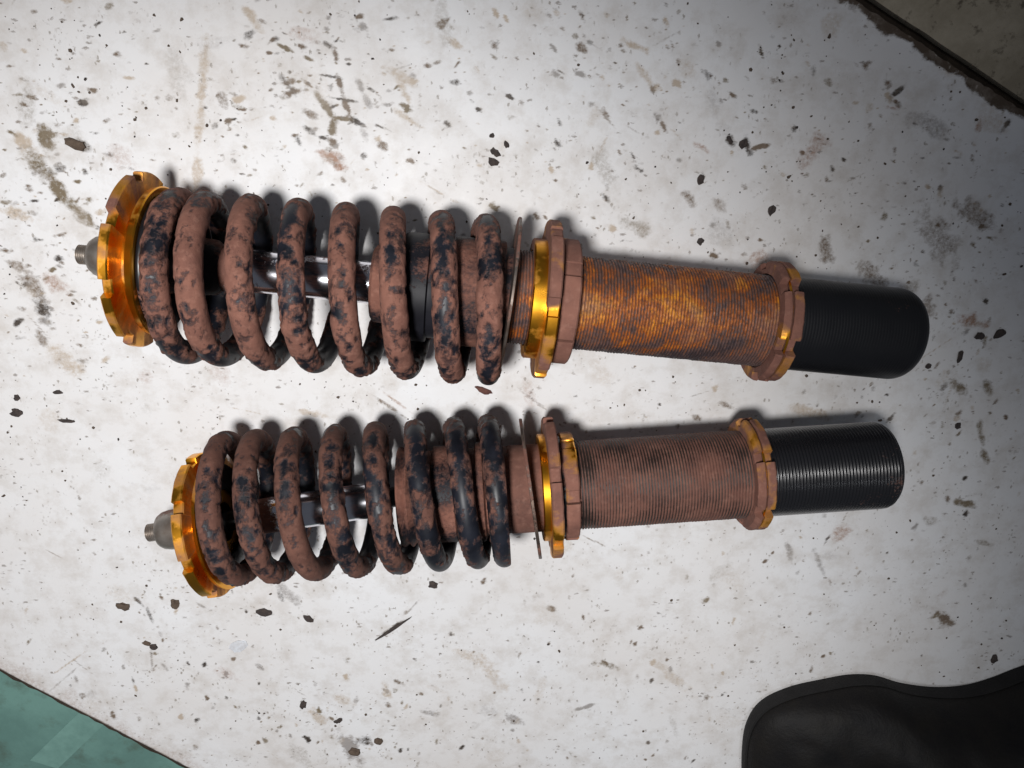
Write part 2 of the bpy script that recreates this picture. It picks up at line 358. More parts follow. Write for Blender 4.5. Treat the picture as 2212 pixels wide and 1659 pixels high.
# rounded lip towards the green floor
dist = np.linalg.norm(G - PA[:, None, :], axis=2).ravel()
Z = Z - 0.0016 * np.clip(1 - dist / 0.0022, 0, 1) ** 2
col = np.ones((len(X), 3)) * np.array([0.45, 0.39, 0.33]); amt = np.zeros(len(X))
def stain(c, rx, ry, ang, colr, k, ragged=0.6, freq=150, seed=0):
    global amt
    cx, cy = c[0], c[1]; ca, sa_ = math.cos(ang), math.sin(ang); rr = max(rx, ry) * 1.9
    q = np.where((np.abs(X - cx) < rr) & (np.abs(Y - cy) < rr))[0]
    if not len(q): return
    dx = X[q] - cx; dy = Y[q] - cy
    d = np.sqrt(((dx * ca + dy * sa_) / rx) ** 2 + ((-dx * sa_ + dy * ca) / ry) ** 2)
    nz = fbm(np.stack([X[q], Y[q], 0 * dx + seed * 0.37], -1), freq, 4, seed * 1.7)
    a = k * sstep(1 - d + (nz - 0.5) * 2 * ragged, 0.0, 0.75)
    g = a > amt[q]
    wgt = np.clip(a / (amt[q] + a + 1e-6), 0, 1)[:, None]
    col[q] = col[q] * (1 - wgt) + np.array(colr) * wgt
    amt[q] = np.maximum(amt[q], a)
def stroke(p0, p1, width, colr, k, ragged=0.6, seed=0, freq=200):
    a, b = at(*p0), at(*p1); c = (a + b) / 2; d = b - a
    stain((c.x, c.y), d.length / 2 + width, width, math.atan2(d.y, d.x), colr, k, ragged, freq, seed)
DK, BR, OL, TN, GY, RD = (0.055, 0.043, 0.035), (0.17, 0.125, 0.09), (0.19, 0.15, 0.10), (0.50, 0.42, 0.34), (0.34, 0.32, 0.31), (0.33, 0.19, 0.13)
# the tyre-tread mark above the spring of the upper strut
sd = 1
for a, b, wd, c_, k in [((722,100),(728,135),.0022,BR,.8), ((700,92),(714,100),.0022,DK,.8), ((592,90),(642,118),.0016,OL,.8), ((642,98),(662,104),.002,BR,.8),
        ((604,160),(640,208),.0022,DK,.55),((600,185),(652,170),.003,BR,.7),((612,205),(652,192),.003,BR,.8),((675,158),(745,170),.0012,DK,.8),((730,165),(742,210),.0022,BR,.85),
        ((742,210),(760,258),.0022,BR,.85),((680,198),(728,262),.003,OL,.85),((700,208),(784,222),.0012,DK,.8),((706,250),(770,262),.0016,OL,.8),((760,258),(790,272),.0024,DK,.8),
        ((770,172),(785,200),.003,GY,.7),((785,200),(800,235),.0022,GY,.6),((720,262),(716,290),.003,OL,.75),((650,238),(680,250),.003,BR,.6),((800,265),(850,285),.0012,DK,.9),
        ((660,275),(680,290),.0022,DK,.55),((712,300),(725,310),.003,BR,.8),((640,300),(655,318),.003,DK,.5),((712,338),(744,352),.006,RD,.75),((780,275),(792,300),.003,GY,.45),
        ((817,310),(835,320),.003,BR,.7),((862,175),(880,215),.003,TN,.6),((840,150),(900,190),.004,TN,.5),((845,230),(930,290),.003,TN,.5),((560,60),(530,20),.004,TN,.6),((545,70),(530,80),.003,DK,.5),
        ((820,45),(855,38),.0016,DK,.7),((945,60),(965,40),.003,BR,.6),((960,80),(1010,110),.003,TN,.6),((1060,90),(1080,110),.002,BR,.5),
        # brown smears at the left
        ((95,285),(108,325),.006,OL,.75),((65,340),(110,390),.008,OL,.6),((105,390),(150,440),.006,OL,.85),((150,440),(190,480),.006,OL,.7),((45,300),(60,320),.006,TN,.7),((160,300),(185,320),.0045,DK,.6),
        ((15,565),(60,590),.004,BR,.5),((60,610),(95,640),.006,BR,.55),((95,600),(130,620),.006,RD,.4),((85,655),(95,680),.006,DK,.7),((30,705),(45,690),.0025,DK,.8),((80,690),(110,700),.003,GY,.6),((85,720),(95,740),.004,BR,.5),
        ((120,760),(170,800),.008,TN,.5),((10,450),(60,470),.006,TN,.6),((425,330),(450,30),.004,TN,.55),((430,340),(420,410),.004,TN,.5),((475,200),(480,225),.004,BR,.4),
        # long faint drag marks between the struts
        ((800,850),(880,905),.0014,BR,.6),((825,845),(900,900),.0012,RD,.5),((640,885),(700,900),.003,TN,.5),((1120,840),(1200,900),.0012,GY,.5),
        # right of centre
        ((1500,310),(1530,325),.003,RD,.5),((1622,322),(1665,312),.0018,BR,.9),((1608,300),(1620,340),.003,DK,.85),((1575,295),(1582,312),.003,DK,.7),
        ((1930,205),(1960,180),.0022,DK,.8),((1925,215),(1945,230),.0022,BR,.7),((1905,228),(1945,236),.002,RD,.6),((2168,280),(2178,262),.0025,DK,.8),((2120,255),(2110,285),.003,RD,.5),
        ((1350,90),(1400,110),.003,TN,.6),((1370,130),(1420,200),.003,TN,.4),((1250,100),(1262,110),.003,BR,.7),((1480,420),(1500,440),.004,BR,.5),((1540,430),(1560,450),.004,BR,.4),
        ((1630,560),(1680,590),.01,RD,.4),((1780,520),(1790,560),.006,BR,.5),((1870,580),(1900,620),.008,BR,.45),((2000,460),(2060,560),.012,BR,.35),((2080,440),(2130,480),.008,BR,.45),
        ((2000,650),(2010,680),.006,BR,.5),((2080,690),(2120,700),.006,RD,.6),((2060,830),(2085,845),.005,OL,.6),((2130,830),(2140,850),.004,OL,.6),
        ((2115,905),(2125,970),.003,OL,.6),((2120,970),(2135,1000),.003,OL,.6),((2060,1080),(2110,1095),.004,OL,.7),((2110,1170),(2150,1180),.003,OL,.4),
        ((2000,1120),(2020,1130),.006,OL,.3),((1700,1170),(1710,1215),.003,GY,.6),((1760,1190),(1780,1240),.003,GY,.5),
        # lower part of the sheet
        ((2030,1330),(2050,1350),.007,BR,.8),((2010,1335),(2035,1325),.003,OL,.7),((1290,1430),(1325,1440),.005,OL,.6),((1300,1425),(1310,1435),.002,BR,.8),((1180,1310),(1200,1320),.003,BR,.6),
        ((1240,1535),(1290,1520),.0022,GY,.7),((1100,1548),(1125,1560),.005,GY,.6),((900,1535),(950,1545),.003,GY,.5),((850,1468),(870,1480),.003,BR,.6),((830,1480),(840,1510),.004,TN,.5),
        ((740,1590),(770,1640),.008,GY,.85),((770,1600),(800,1600),.006,DK,.55),((670,1530),(700,1560),.006,TN,.5),((720,1500),(760,1520),.006,TN,.4),((600,1265),(640,1300),.006,GY,.45),
        ((600,1270),(610,1300),.003,DK,.4),((420,1300),(452,1318),.0018,GY,.6),((288,1290),(310,1310),.002,DK,.7),((315,1310),(330,1345),.002,DK,.5),((830,1368),(872,1340),.0022,DK,.85),
        ((875,1330),(905,1295),.0012,GY,.5),((325,1390),(330,1460),.0014,GY,.7),((345,1430),(360,1445),.002,GY,.6),((285,1460),(290,1480),.0016,DK,.7),((160,1455),(168,1480),.0016,GY,.7),
        ((180,1430),(100,1500),.0008,GY,.4),((195,1400),(110,1460),.0008,TN,.6),((250,1595),(320,1640),.006,TN,.5),((120,1540),(220,1610),.007,TN,.5),((1030,1420),(1090,1480),.008,TN,.35),
        ((1400,1420),(1500,1500),.006,TN,.35),((970,1400),(1060,1440),.006,TN,.35),((890,1050),(900,1060),.003,GY,.3),
        ((1700,880),(1800,900),.006,TN,.5),((1560,870),(1580,880),.003,BR,.6),((1500,900),(1510,905),.003,BR,.5),((2100,1540),(2180,1580),.006,BR,.3)]:
    sd += 1; stroke(a, b, wd, c_, k, 0.75, sd)
# broad faint grime, denser to the upper right
for k in range(120):
    px_, py_ = random.uniform(-100, 2300), random.uniform(-100, 1750)
    c_ = at(px_, py_); wgt = 0.34 if (px_ > 1300 and py_ < 1200) else 0.2
    stain((c_.x, c_.y), random.uniform(.006, .022), random.uniform(.004, .012), random.uniform(0, 3.1), random.choice([TN, TN, OL, GY, RD]), wgt * random.uniform(.5, 1.2), 0.9, 90, 300 + k)
# small smudges and scuffs, thick in some patches and thin in others
HOT = [(730,200,170,120,190),(90,420,90,150,120),(1450,280,260,180,200),(90,640,90,110,90),(2060,800,110,150,110),(700,1560,170,90,150),(350,1380,130,90,80),(1950,300,220,160,120),
       (250,160,250,120,110),(1800,1250,330,180,140),(1300,1500,350,120,150),(620,640,350,250,60),(1250,120,200,90,90),(2080,560,120,120,60),(1600,900,300,60,60)]
for hx, hy, sx, sy, cnt in HOT:
    for k in range(int(cnt * 1.35)):
        px_, py_ = random.gauss(hx, sx), random.gauss(hy, sy)
        if not (-60 < px_ < 2280 and -60 < py_ < 1720): continue
        c_ = at(px_, py_); an = 0.0 if px_ < 1000 and py_ < 900 else (-0.8 if py_ < 700 else 1.5)
        L = .0007 + .0040 * random.random() ** 3.6
        stain((c_.x, c_.y), L, L * random.uniform(.3, .75), an + random.gauss(0, .35), random.choice([BR, BR, DK, GY, OL, TN]), random.uniform(.3, .9), 0.9, 330, 500 + k)
for k in range(420):
    px_, py_ = random.uniform(-50, 2270), random.uniform(-50, 1700); c_ = at(px_, py_); L = random.uniform(.0008, .0025)
    an = 0.0 if px_ < 1000 and py_ < 900 else (-0.8 if py_ < 700 else 1.5)
    stain((c_.x, c_.y), L, L * random.uniform(.3, .6), an + random.gauss(0, .3), random.choice([BR, DK, GY, OL]), random.uniform(.2, .6), 0.7, 330, 900 + k)
# long hair scratches and faint drag lines
for k in range(46):
    px_, py_ = random.uniform(0, 2212), random.uniform(0, 1659); an = random.choice([-.6, -.65, .5, 1.2]) + random.gauss(0, .15); L = random.uniform(40, 150)
    stroke((px_, py_), (px_ + L * math.cos(an), py_ - L * math.sin(an)), .0006, random.choice([GY, TN, BR]), random.uniform(.25, .5), .8, 1500 + k)
# dirt along both edges of the sheet
dB_ = np.abs((X - B0[0]) * (-dB[1]) + (Y - B0[1]) * dB[0])
eb = sstep(0.006 - dB_ + (fbm(P3, 130, 4, 9.0) - 0.5) * 0.011, 0, 0.0035); g = eb > amt; amt = np.maximum(amt, eb * .95); col[g] = np.array([0.085, 0.060, 0.042])
dA_ = np.abs((X - A0[0]) * (-dA[1]) + (Y - A0[1]) * dA[0])
ea = sstep(0.0034 - dA_ + (fbm(P3, 110, 3, 4.0) - 0.5) * 0.003, 0, 0.003) * .9; g = ea > amt; amt = np.maximum(amt, ea); col[g] = np.array([0.22, 0.175, 0.15])
ea = sstep(0.018 - dA_ + (fbm(P3, 70, 4, 14.0) - 0.5) * 0.03, 0, 0.02) * .35; g = ea > amt; amt = np.maximum(amt, ea); col[g] = np.array([0.45, 0.38, 0.34])
me = mesh_np('floor', np.stack([X, Y, Z], -1), gridquads(nu, nv, False))
fattr(me, 'stain_amount', amt)
ca_ = me.attributes.new('stain', 'FLOAT_COLOR', 'POINT')
ca_.data.foreach_set('color', np.concatenate([col, np.ones((len(X), 1))], 1).astype(np.float32).ravel())
fl = link('floor', me, M['floor']); fl['kind'] = 'structure'; fl['label'] = 'white dirty floor sheet the struts lie on'
if me.polygons[0].normal.z < 0: me.flip_normals()

def prism(name, pts, z0, z1, m, kind=None, parent=None):
    n = len(pts); V = [(x, y, z0) for x, y in pts] + [(x, y, z1) for x, y in pts]
    me = bpy.data.meshes.new(name)
    me.from_pydata(V, [], [tuple(range(n))[::-1], tuple(range(n, 2 * n))] + [(i, (i + 1) % n, n + (i + 1) % n, n + i) for i in range(n)]); me.update()
    o = link(name, me, m, parent, False)
    if kind: o['kind'] = kind
    return o
def P2(P0, d, u, off):
    n = np.array([-d[1], d[0]]); q = P0 + d * u + n * off; return (float(q[0]), float(q[1]))
# edge wall of the white sheet on the green side, the green floor below, the gap and the beige slab beyond
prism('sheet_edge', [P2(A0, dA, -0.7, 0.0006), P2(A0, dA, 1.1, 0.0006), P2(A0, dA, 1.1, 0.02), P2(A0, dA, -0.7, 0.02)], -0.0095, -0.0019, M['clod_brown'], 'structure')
prism('green_floor', [P2(A0, dA, -0.8, -0.8), P2(A0, dA, 1.2, -0.8), P2(A0, dA, 1.2, 0.04), P2(A0, dA, -0.8, 0.04)], -0.03, -0.0095, M['green'], 'structure')
prism('gap', [P2(B0, dB, -1.2, -0.02), P2(B0, dB, 0.8, -0.02), P2(B0, dB, 0.8, 0.02), P2(B0, dB, -1.2, 0.02)], -0.02, -0.005, M['gap'], 'structure')
bs = []
for k in range(200):
    uu = -1.2 + 2.0 * k / 199; bs.append(P2(B0, dB, uu, 0.0050 + 0.0012 * (float(vnoise([[uu * 90, .5, .5]])[0]) - 0.5)))
prism('concrete_floor', bs + [P2(B0, dB, 0.8, 0.9), P2(B0, dB, -1.2, 0.9)], -0.02, 0.0006, M['beige'], 'structure')
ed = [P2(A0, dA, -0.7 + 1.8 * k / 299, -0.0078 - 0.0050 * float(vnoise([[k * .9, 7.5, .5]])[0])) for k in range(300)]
prism('edge_shade_grime', [P2(A0, dA, -0.7, 0.004)] + ed + [P2(A0, dA, 1.1, 0.004)], -0.0094, -0.0088, M['gap'], 'structure')  # ragged dark strip paints the sheet's shadow, with grime, onto the green floor
gp = [at(65, 1642, -.0095), at(180, 1530, -.0095), at(245, 1545, -.0095), at(125, 1660, -.0095)]
tp = prism('paint_strip', [(q.x, q.y) for q in gp], -0.0094, -0.0091, M['tape']); tp['kind'] = 'structure'

# ================================================================ coilovers
def axis(pa, pb, z):
    a, b = at(*pa, z), at(*pb, z); d = (b - a); d.z = 0; d.normalize(); return a, d
def build_frame(pa, pb, z):
    a, d = axis(pa, pb, z); yaw = math.atan2(d.y, d.x)
    def loc(px, py, zz):          # photo point at height zz -> local (s, y, z above axis)
        q = at(px, py, zz) - a; return q.x * d.x + q.y * d.y, -q.x * d.y + q.y * d.x, zz - z
    return a, yaw, loc
def sfun(loc, cr, bo, z, phi, R):
    """turn -> place along the axis, read from the crest and trough of every coil"""
    T_, S_ = [], []
    for k, q in enumerate(cr): T_.append(k); S_.append(loc(q[0], q[1], z - R * math.sin(phi))[0])
    for k, q in enumerate(bo): T_.append(k + 0.5); S_.append(loc(q[0], q[1], z + R * math.sin(phi))[0])
    o = np.argsort(T_); return np.array(T_)[o], np.array(S_)[o]

def smooth_s(T_, S_, lo, hi, s_lo, s_hi):
    # gentle smoothing of the measured places, then flat ends
    K = np.concatenate([[lo], T_, [hi]]); W = np.concatenate([[s_lo], S_, [s_hi]])
    W[2:-2] = W[2:-2] * .6 + .2 * (W[1:-3] + W[3:-1])
    def f(t):
        tt = np.linspace(lo, hi, 400); ww = np.interp(tt, K, W)
        k = np.ones(21) / 21; wp = np.pad(ww, 10, mode='edge'); ww = np.convolve(wp, k, 'valid')
        return np.interp(t, tt, ww)
    return f

# ---------------------------------------------------------------- upper strut
ZU = 0.048
aU, yawU, LU = build_frame((400, 600), (1930, 718), ZU)
base = at(400, 600, ZU)
U = root('coilover', (aU.x, aU.y, 0), yawU, 'larger coilover strut with orange rusted threaded tube and smooth black end', 'coilover', 'two worn coilover struts lying on the floor')
up = lambda V: np.asarray(V) + np.array([0, 0, ZU])
sU = lambda px: LU(px, 600 + (px - 400) * .0771, ZU)[0]
cr = [(387,415),(451,421),(549,432),(648,438),(748,445),(850,452),(957,460),(1060,470)]
bo = [(404,785),(486,790),(590,795),(692,803),(791,810),(885,817),(981,824),(1057,833)]
T_, S_ = sfun(LU, cr, bo, ZU, math.radians(11), .048); S_[:2] += .0016
s_lo = LU(306, 561, ZU)[0] + .0016 + .0112; s_hi = S_[-1] + 0.0055
fU = smooth_s(T_, S_, -0.55, 7.75, S_[0] - 0.006, S_[-1] + .0005)
def biasU(V, nrm):
    ang = np.arctan2(V[:, 2], V[:, 1]); low = sstep(-V[:, 1], 0.022, 0.043)
    inner = sstep(-(nrm[:, 1] * np.cos(ang) + nrm[:, 2] * np.sin(ang)), 0.1, 0.8)
    rub = np.exp(-((nrm[:, 0] + 0.05) / 0.45) ** 2) * sstep(fbm(V, 30, 2, 77), .40, .6) * (V[:, 2] > 0)
    left = 1.6 * sstep(-V[:, 0], -0.012, 0.012) * sstep(-V[:, 1], -.02, .03)
    return -0.42 * low - 0.25 * inner - 0.30 * rub - 0.22 * left - 0.35 * sstep(-V[:, 2], 0.0, 0.03)
o = spring('coil_spring', fU, (-0.40, 7.75), 0.0412, 0.0063, M['spring'], U, 0, s_lo, s_hi, 0.71, 3.1, biasU)
o.location.z = ZU
# the damper lies on a line of its own, the loose spring sits round it
ya, yb = LU(300, 562, ZU), LU(1930, 721, ZU)
def up(V):
    V = np.array(V, dtype=float); a = (yb[1] - ya[1]) / (yb[0] - ya[0]); k = ya[1] + (V[:, 0] - ya[0]) * a
    out = V.copy(); out[:, 0] = V[:, 0] - V[:, 1] * a; out[:, 1] = V[:, 1] + k; out[:, 2] += ZU; return out
sb = sU
lathe('damper_body', [(sb(870), 0.004), (sb(870), 0.029), (sb(876), 0.030), (sb(925), 0.030), (sb(928), 0.0275), (sb(950), 0.0275), (sb(953), 0.0270), (sb(1100), 0.0270)], M['black_cap'], U, up, dust=0.36, seed=2)
lathe('spring_sleeve', [(sb(975), 0.0272), (sb(975), 0.0298), (sb(979), 0.0304), (sb(1078), 0.0304), (sb(1082), 0.0298), (sb(1082), 0.0272)], M['black_cap'], U, up, dust=0.33, seed=8,
      bias=lambda V: 0.35 * sstep(-V[:, 1], 0.005, 0.03))
lathe('bump_cup', [(sb(806), 0.010), (sb(806), 0.0195), (sb(812), 0.0215), (sb(842), 0.0220), (sb(848), 0.0165), (sb(856), 0.0165), (sb(860), 0.0265), (sb(871), 0.0265)], M['black_cap'], U, up, dust=0.62, seed=12)
# mount line: the rod and its top plate sit a little off the spring's middle
mo = LU(306, 561, ZU); mo = (mo[0] + .0016, mo[1], mo[2]); b0 = sb(820)
def skew(V, mo=mo, b0=b0, z=ZU):
    V = np.array(V, dtype=float); k = (V[:, 0] - b0) / (mo[0] - b0); a = math.atan2(mo[1], mo[0] - b0) if False else mo[1] / (mo[0] - b0)
    out = V.copy(); out[:, 1] = V[:, 1] + mo[1] * k; out[:, 0] = V[:, 0] - V[:, 1] * a; out[:, 2] += z; return out
upM = up
rodp = [(sb(335), .0117), (sb(560), .0117), (sb(700), .0117), (sb(812), .0117)]
rodp = [(sb(335) + (sb(812) - sb(335)) * k / 60, .0117) for k in range(61)]
lathe('piston_rod', rodp, M['chrome'], U, upM, dust=0.20, seed=4, dscale=70, bias=lambda V: 0.5 * sstep(-V[:, 0], -sb(560), -sb(500)) + 0.15 * sstep(V[:, 1], 0.004, 0.011))
lathe('bump_stop', [(sb(330), .006), (sb(330), .0155), (sb(338), .0165), (sb(420), .0160), (sb(470), .0150), (sb(478), .0135), (sb(486), .0122), (sb(486), .0118)], M['black_cap'], U, upM, dust=0.42, seed=5)
d0 = mo[0]
def gb(V): return 0.35 * sstep(fbm(V, 30, 2, 31), .5, .7)
n6 = lambda off, hw, dp, cnt=6: [(off + 360 / cnt * k, hw, dp) for k in range(cnt)]
notched('top_plate', d0 - 0.0032, d0 + 0.0018, 0.0470, 0.012, n6(98, 5.5, 0.0042, 8), M['gold'], U, upM, dust=0.50, seed=6, b=0.0007)
lathe('spring_seat', [(d0 + .0018, .032), (d0 + .0040, .0320), (d0 + .0047, .0335), (d0 + .0058, .0382), (d0 + .0064, .0395), (d0 + .0098, .0405), (d0 + .0104, .0399), (d0 + .0104, .012)], M['gold'], U, upM, dust=0.26, seed=7, n=128)
lathe('rubber_pad', fil(d0 + .0105, d0 + .0134, .0372, .0010, .020), M['rod_black'], U, upM, dust=0.30, seed=9)
tU, gU = LU(172, 552, ZU)[0], LU(195, 554, ZU)[0]
lathe('bearing_dome', [(gU, .0048), (gU + .0002, .0066), (gU + .0014, .0088), (gU + .0040, .0106), (gU + .0080, .0116), (d0 - .0050, .0120), (d0 - .0033, .0120)], M['steel'], U, upM, dust=0.35, seed=10, n=48)
thread('rod_tip', tU, gU + .0006, .0053, .0011, .0007, M['steel'], U, upM, dust=0.35, seed=11, n=48)
lathe('rod_tip_face', [(tU, .0004), (tU, .0046)], M['steel'], U, upM, dust=.3, seed=11, n=48)
# loose washer beyond the spring
def lean(s_c, ax, az, T=up):
    def f(V):
        V = np.array(V, dtype=float); V[:, 0] = V[:, 0] + (V[:, 1]) * ax + V[:, 2] * az; V[:, 0] += s_c; return T(V)
    return f
lathe('washer', [(0, 0.0276), (0, 0.0437), (0.0003, .0441), (0.0014, .0441), (0.0017, 0.0437), (0.0017, 0.0276), (0, 0.0276)], M['washer'], U, lean(sU(1094), 0.045, -0.02), dust=0.42, seed=13, n=128)
# perch, lock ring
pc = sU(1138); pd = sU(1165); pe = sU(1190)
lathe('perch_hub', [(pc, .0272), (pc, .0331), (pc + .0006, .0337), (pd, .0337), (pd + .0005, .0337)], M['gold'], U, up, dust=0.26, seed=14, n=128,
      bias=lambda V: 0.30 * sstep(np.abs(V[:, 1]), 0.015, 0.03) + .15 * sstep(V[:, 1], 0, .02))
notched('perch_flange', pd, pe, 0.0445, 0.0275, n6(83, 6.5, 0.0014), M['gold'], U, up, dust=0.72, seed=15, bias=lambda V: 0.30 * sstep(V[:, 1], -0.002, 0.018) - .35 * np.exp(-((V[:, 1] + .004) / .008) ** 2) * (V[:, 2] > 0))
for ang in (99, 39, 159):           # dust caked in the notches
    t_ = math.radians(ang)
    pass
ne = pe + 0.0016; nf = ne + .0098
nn = []
for k in range(6):
    nn += [(55 + 60 * k, 1.0, 0.0032), (48 + 60 * k, 6.5, 0.0007)]
notched('lock_ring', ne, nf, 0.0352, 0.0275, nn, M['gold'], U, up, dust=1.0, seed=16, b=0.0009, rag=.0004)
lathe('perch_spacer', [(pe - 0.0002, .0275), (pe - 0.0002, .0300), (ne + .0002, .0300)], M['rod_black'], U, up, dust=.3, seed=17)
# threaded tube with rust
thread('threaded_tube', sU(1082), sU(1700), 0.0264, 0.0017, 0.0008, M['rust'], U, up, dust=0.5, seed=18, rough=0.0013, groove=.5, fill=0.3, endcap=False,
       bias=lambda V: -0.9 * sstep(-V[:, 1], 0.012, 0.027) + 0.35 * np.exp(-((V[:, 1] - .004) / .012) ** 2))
ra = sU(1640)
notched('lower_ring_flange', ra - 0.0002, ra + 0.0042, 0.0348, 0.0272, n6(101, 7.5, 0.0050), M['gold'], U, up, dust=0.95, seed=19, R0=0.0335, rag=.0008)
lathe('lower_ring_neck', [(ra + .004, .0318), (ra + .0054, .0318)], M['gold'], U, up, dust=0.25, seed=20)
notched('lower_ring', ra + 0.0052, ra + 0.0108, 0.0348, 0.0272, n6(101, 7.5, 0.0050), M['gold'], U, up, dust=0.84, seed=21, rag=.0010)
thread('end_tube', ra + 0.009, 0.0 + LU(1966, 721, ZU)[0], 0.0268, 0.0017, 0.00007, M['thread_satin'], U, up, dust=0.05, seed=22, fillet=0.0120)

# ---------------------------------------------------------------- lower strut
ZL = 0.0472
aL, yawL, LL = build_frame((495, 1097), (1900, 1004), ZL)
L_ = root('coilover', (aL.x, aL.y, 0), yawL, 'smaller coilover strut with brown dusty threaded tube and shiny black ribbed end', 'coilover', 'two worn coilover struts lying on the floor')
upL = lambda V: np.asarray(V) + np.array([0, 0, ZL])
sL = lambda px: LL(px, 1097 - (px - 495) * .0662, ZL)[0]
cr = [(495,929),(572,932),(648,925),(735,922),(822,922),(908,918),(992,910),(1068,903)]
bo = [(512,1266),(603,1258),(690,1248),(782,1243),(870,1240),(955,1235),(1035,1228),(1094,1228)]
T_, S_ = sfun(LL, cr, bo, ZL, math.radians(26), .047)
l_lo = LL(456, 1131, .0445)[0] + .0096; l_hi = S_[-1] + 0.0030
fL = smooth_s(T_, S_, -0.55, 7.75, S_[0] - 0.006, S_[-1] + .0005)
def biasL(V, nrm):
    ang = np.arctan2(V[:, 2], V[:, 1])
    inner = sstep(-(nrm[:, 1] * np.cos(ang) + nrm[:, 2] * np.sin(ang)), 0.1, 0.8)
    rub = np.exp(-((nrm[:, 0] - 0.1) / 0.4) ** 2) * sstep(fbm(V, 26, 2, 47), .42, .6) * (V[:, 2] > 0)
    right = sstep(V[:, 0], .105, .125) * .28
    return -0.15 * inner - 0.32 * rub - right - 0.2 * sstep(-V[:, 2], 0.01, 0.03) - .26 * sstep(-V[:, 1], .02, .045)
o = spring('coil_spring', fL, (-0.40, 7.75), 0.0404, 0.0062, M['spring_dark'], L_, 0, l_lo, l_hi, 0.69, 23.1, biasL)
o.location.z = ZL
mo2 = LL(456, 1131, 0.0445); b2 = sL(850)
def upLM(V):
    V = np.array(V, dtype=float); k = (V[:, 0] - b2) / (mo2[0] - b2); a = mo2[1] / (mo2[0] - b2)
    out = V.copy(); out[:, 1] += mo2[1] * k; out[:, 0] -= V[:, 1] * a; out[:, 2] += ZL + (0.0447 - ZL) * k; return out
lathe('damper_body', [(sL(868), .004), (sL(868), .0300), (sL(872), .0308), (sL(876), .0300), (sL(882), .0285), (sL(886), .0300), (sL(890), .0308), (sL(894), .0295), (sL(905), .0270), (sL(940), .0270), (sL(943), .0295), (sL(985), .0295), (sL(990), .0270), (sL(1030), .0270), (sL(1033), .0300), (sL(1040), .0305), (sL(1046), .0300), (sL(1050), .0266), (sL(1180), .0266)], M['black_cap'], L_, upL, dust=0.56, seed=32)
lathe('piston_rod', [(sL(440), .0062), (sL(860), .0062)], M['rod_black'], L_, upLM, dust=0.15, seed=34)
bp = [(sL(532), .0062), (sL(532), .0100), (sL(536), .0108)] + [(sL(536) + (sL(840) - sL(536)) * k / 50, .0108) for k in range(1, 50)] + [(sL(840), .0108)]
lathe('damper_sleeve', bp, M['chrome'], L_, upLM, dust=0.30, seed=35, dscale=50, bias=lambda V: 0.5 * sstep(-V[:, 0], -sL(610), -sL(560)) - .25 * (np.abs(V[:, 0] - sL(690)) < .012) - .3 * (np.abs(V[:, 0] - sL(780)) < .012))
d2 = mo2[0]
notched('top_plate', d2 - 0.0036, d2 + 0.0026, 0.0443, 0.012, n6(94, 5, 0.0030, 8), M['gold'], L_, upLM, dust=0.50, seed=36, b=0.0007, rag=.0004)
lathe('spring_seat', [(d2 + .0026, .030), (d2 + .0040, .0300), (d2 + .0048, .0325), (d2 + .0060, .0385), (d2 + .0066, .0400), (d2 + .0088, .0408), (d2 + .0092, .0402), (d2 + .0092, .012)], M['gold'], L_, upLM, dust=0.34, seed=37, n=128)
lathe('rubber_pad', fil(d2 + .0093, d2 + .0108, .0360, .0005, .020), M['rod_black'], L_, upLM, dust=.3, seed=39)
tL, gL = LL(318, 1143, .0447)[0], LL(341, 1142, .0447)[0]
lathe('bearing_dome', [(gL, .0052), (gL + .0002, .0080), (gL + .0015, .0100), (gL + .0040, .0115), (gL + .0075, .0122), (d2 - .0060, .0124), (d2 - .0037, .0124)], M['steel'], L_, upLM, dust=0.42, seed=40, n=48)
thread('rod_tip', tL, gL + .0006, .0055, .0011, .0007, M['steel'], L_, upLM, dust=.25, seed=41, n=48)
lathe('rod_tip_face', [(tL, .0004), (tL, .0048)], M['steel'], L_, upLM, dust=.3, seed=41, n=48)
lathe('washer', [(0, .0272), (0, .0427), (.0003, .0431), (.0017, .0431), (.0020, .0427), (.0020, .0272), (0, .0272)], M['washer'], L_, lean(sL(1142), -0.085, 0.0, upL), dust=.42, seed=43, n=128)
pc = sL(1166); pd = sL(1181); pe = sL(1203)
lathe('perch_hub', [(pc, .0268), (pc, .0322), (pc + .0006, .0328), (pd, .0328), (pd + .0005, .0328)], M['gold'], L_, upL, dust=.12, seed=44, n=128, bias=lambda V: .3 * sstep(np.abs(V[:, 1] + .0), .016, .03))
notched('perch_flange', pd, pe, .0432, .0270, n6(115, 6, .0030), M['gold'], L_, upL, dust=.85, seed=45, rag=.0006, bias=lambda V: -.25 * sstep(-V[:, 1], -.01, .03))
ne = pe + .0026; nf = ne + .0082
nn = []
for k in range(6): nn += [(82 + 60 * k, 1.0, .0028), (75 + 60 * k, 6.0, .0007)]
notched('lock_ring', ne, nf, .0330, .0270, nn, M['gold'], L_, upL, dust=.80, seed=46, rag=.0007)
lathe('perch_spacer', [(pe - .0002, .0270), (pe - .0002, .0310), (ne + .0002, .0310)], M['rod_black'], L_, upL, dust=.45, seed=47, amp=.0012, n=96)
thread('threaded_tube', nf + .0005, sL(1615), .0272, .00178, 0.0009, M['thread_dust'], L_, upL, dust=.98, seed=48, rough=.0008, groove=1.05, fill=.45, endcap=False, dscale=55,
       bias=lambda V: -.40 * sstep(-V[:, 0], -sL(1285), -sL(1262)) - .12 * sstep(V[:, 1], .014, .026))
lathe('damper_collar', [(sL(1100), .0267), (sL(1102), .0270), (nf + .001, .0270)], M['thread_dust'], L_, upL, dust=.85, seed=52)
ra = sL(1598)
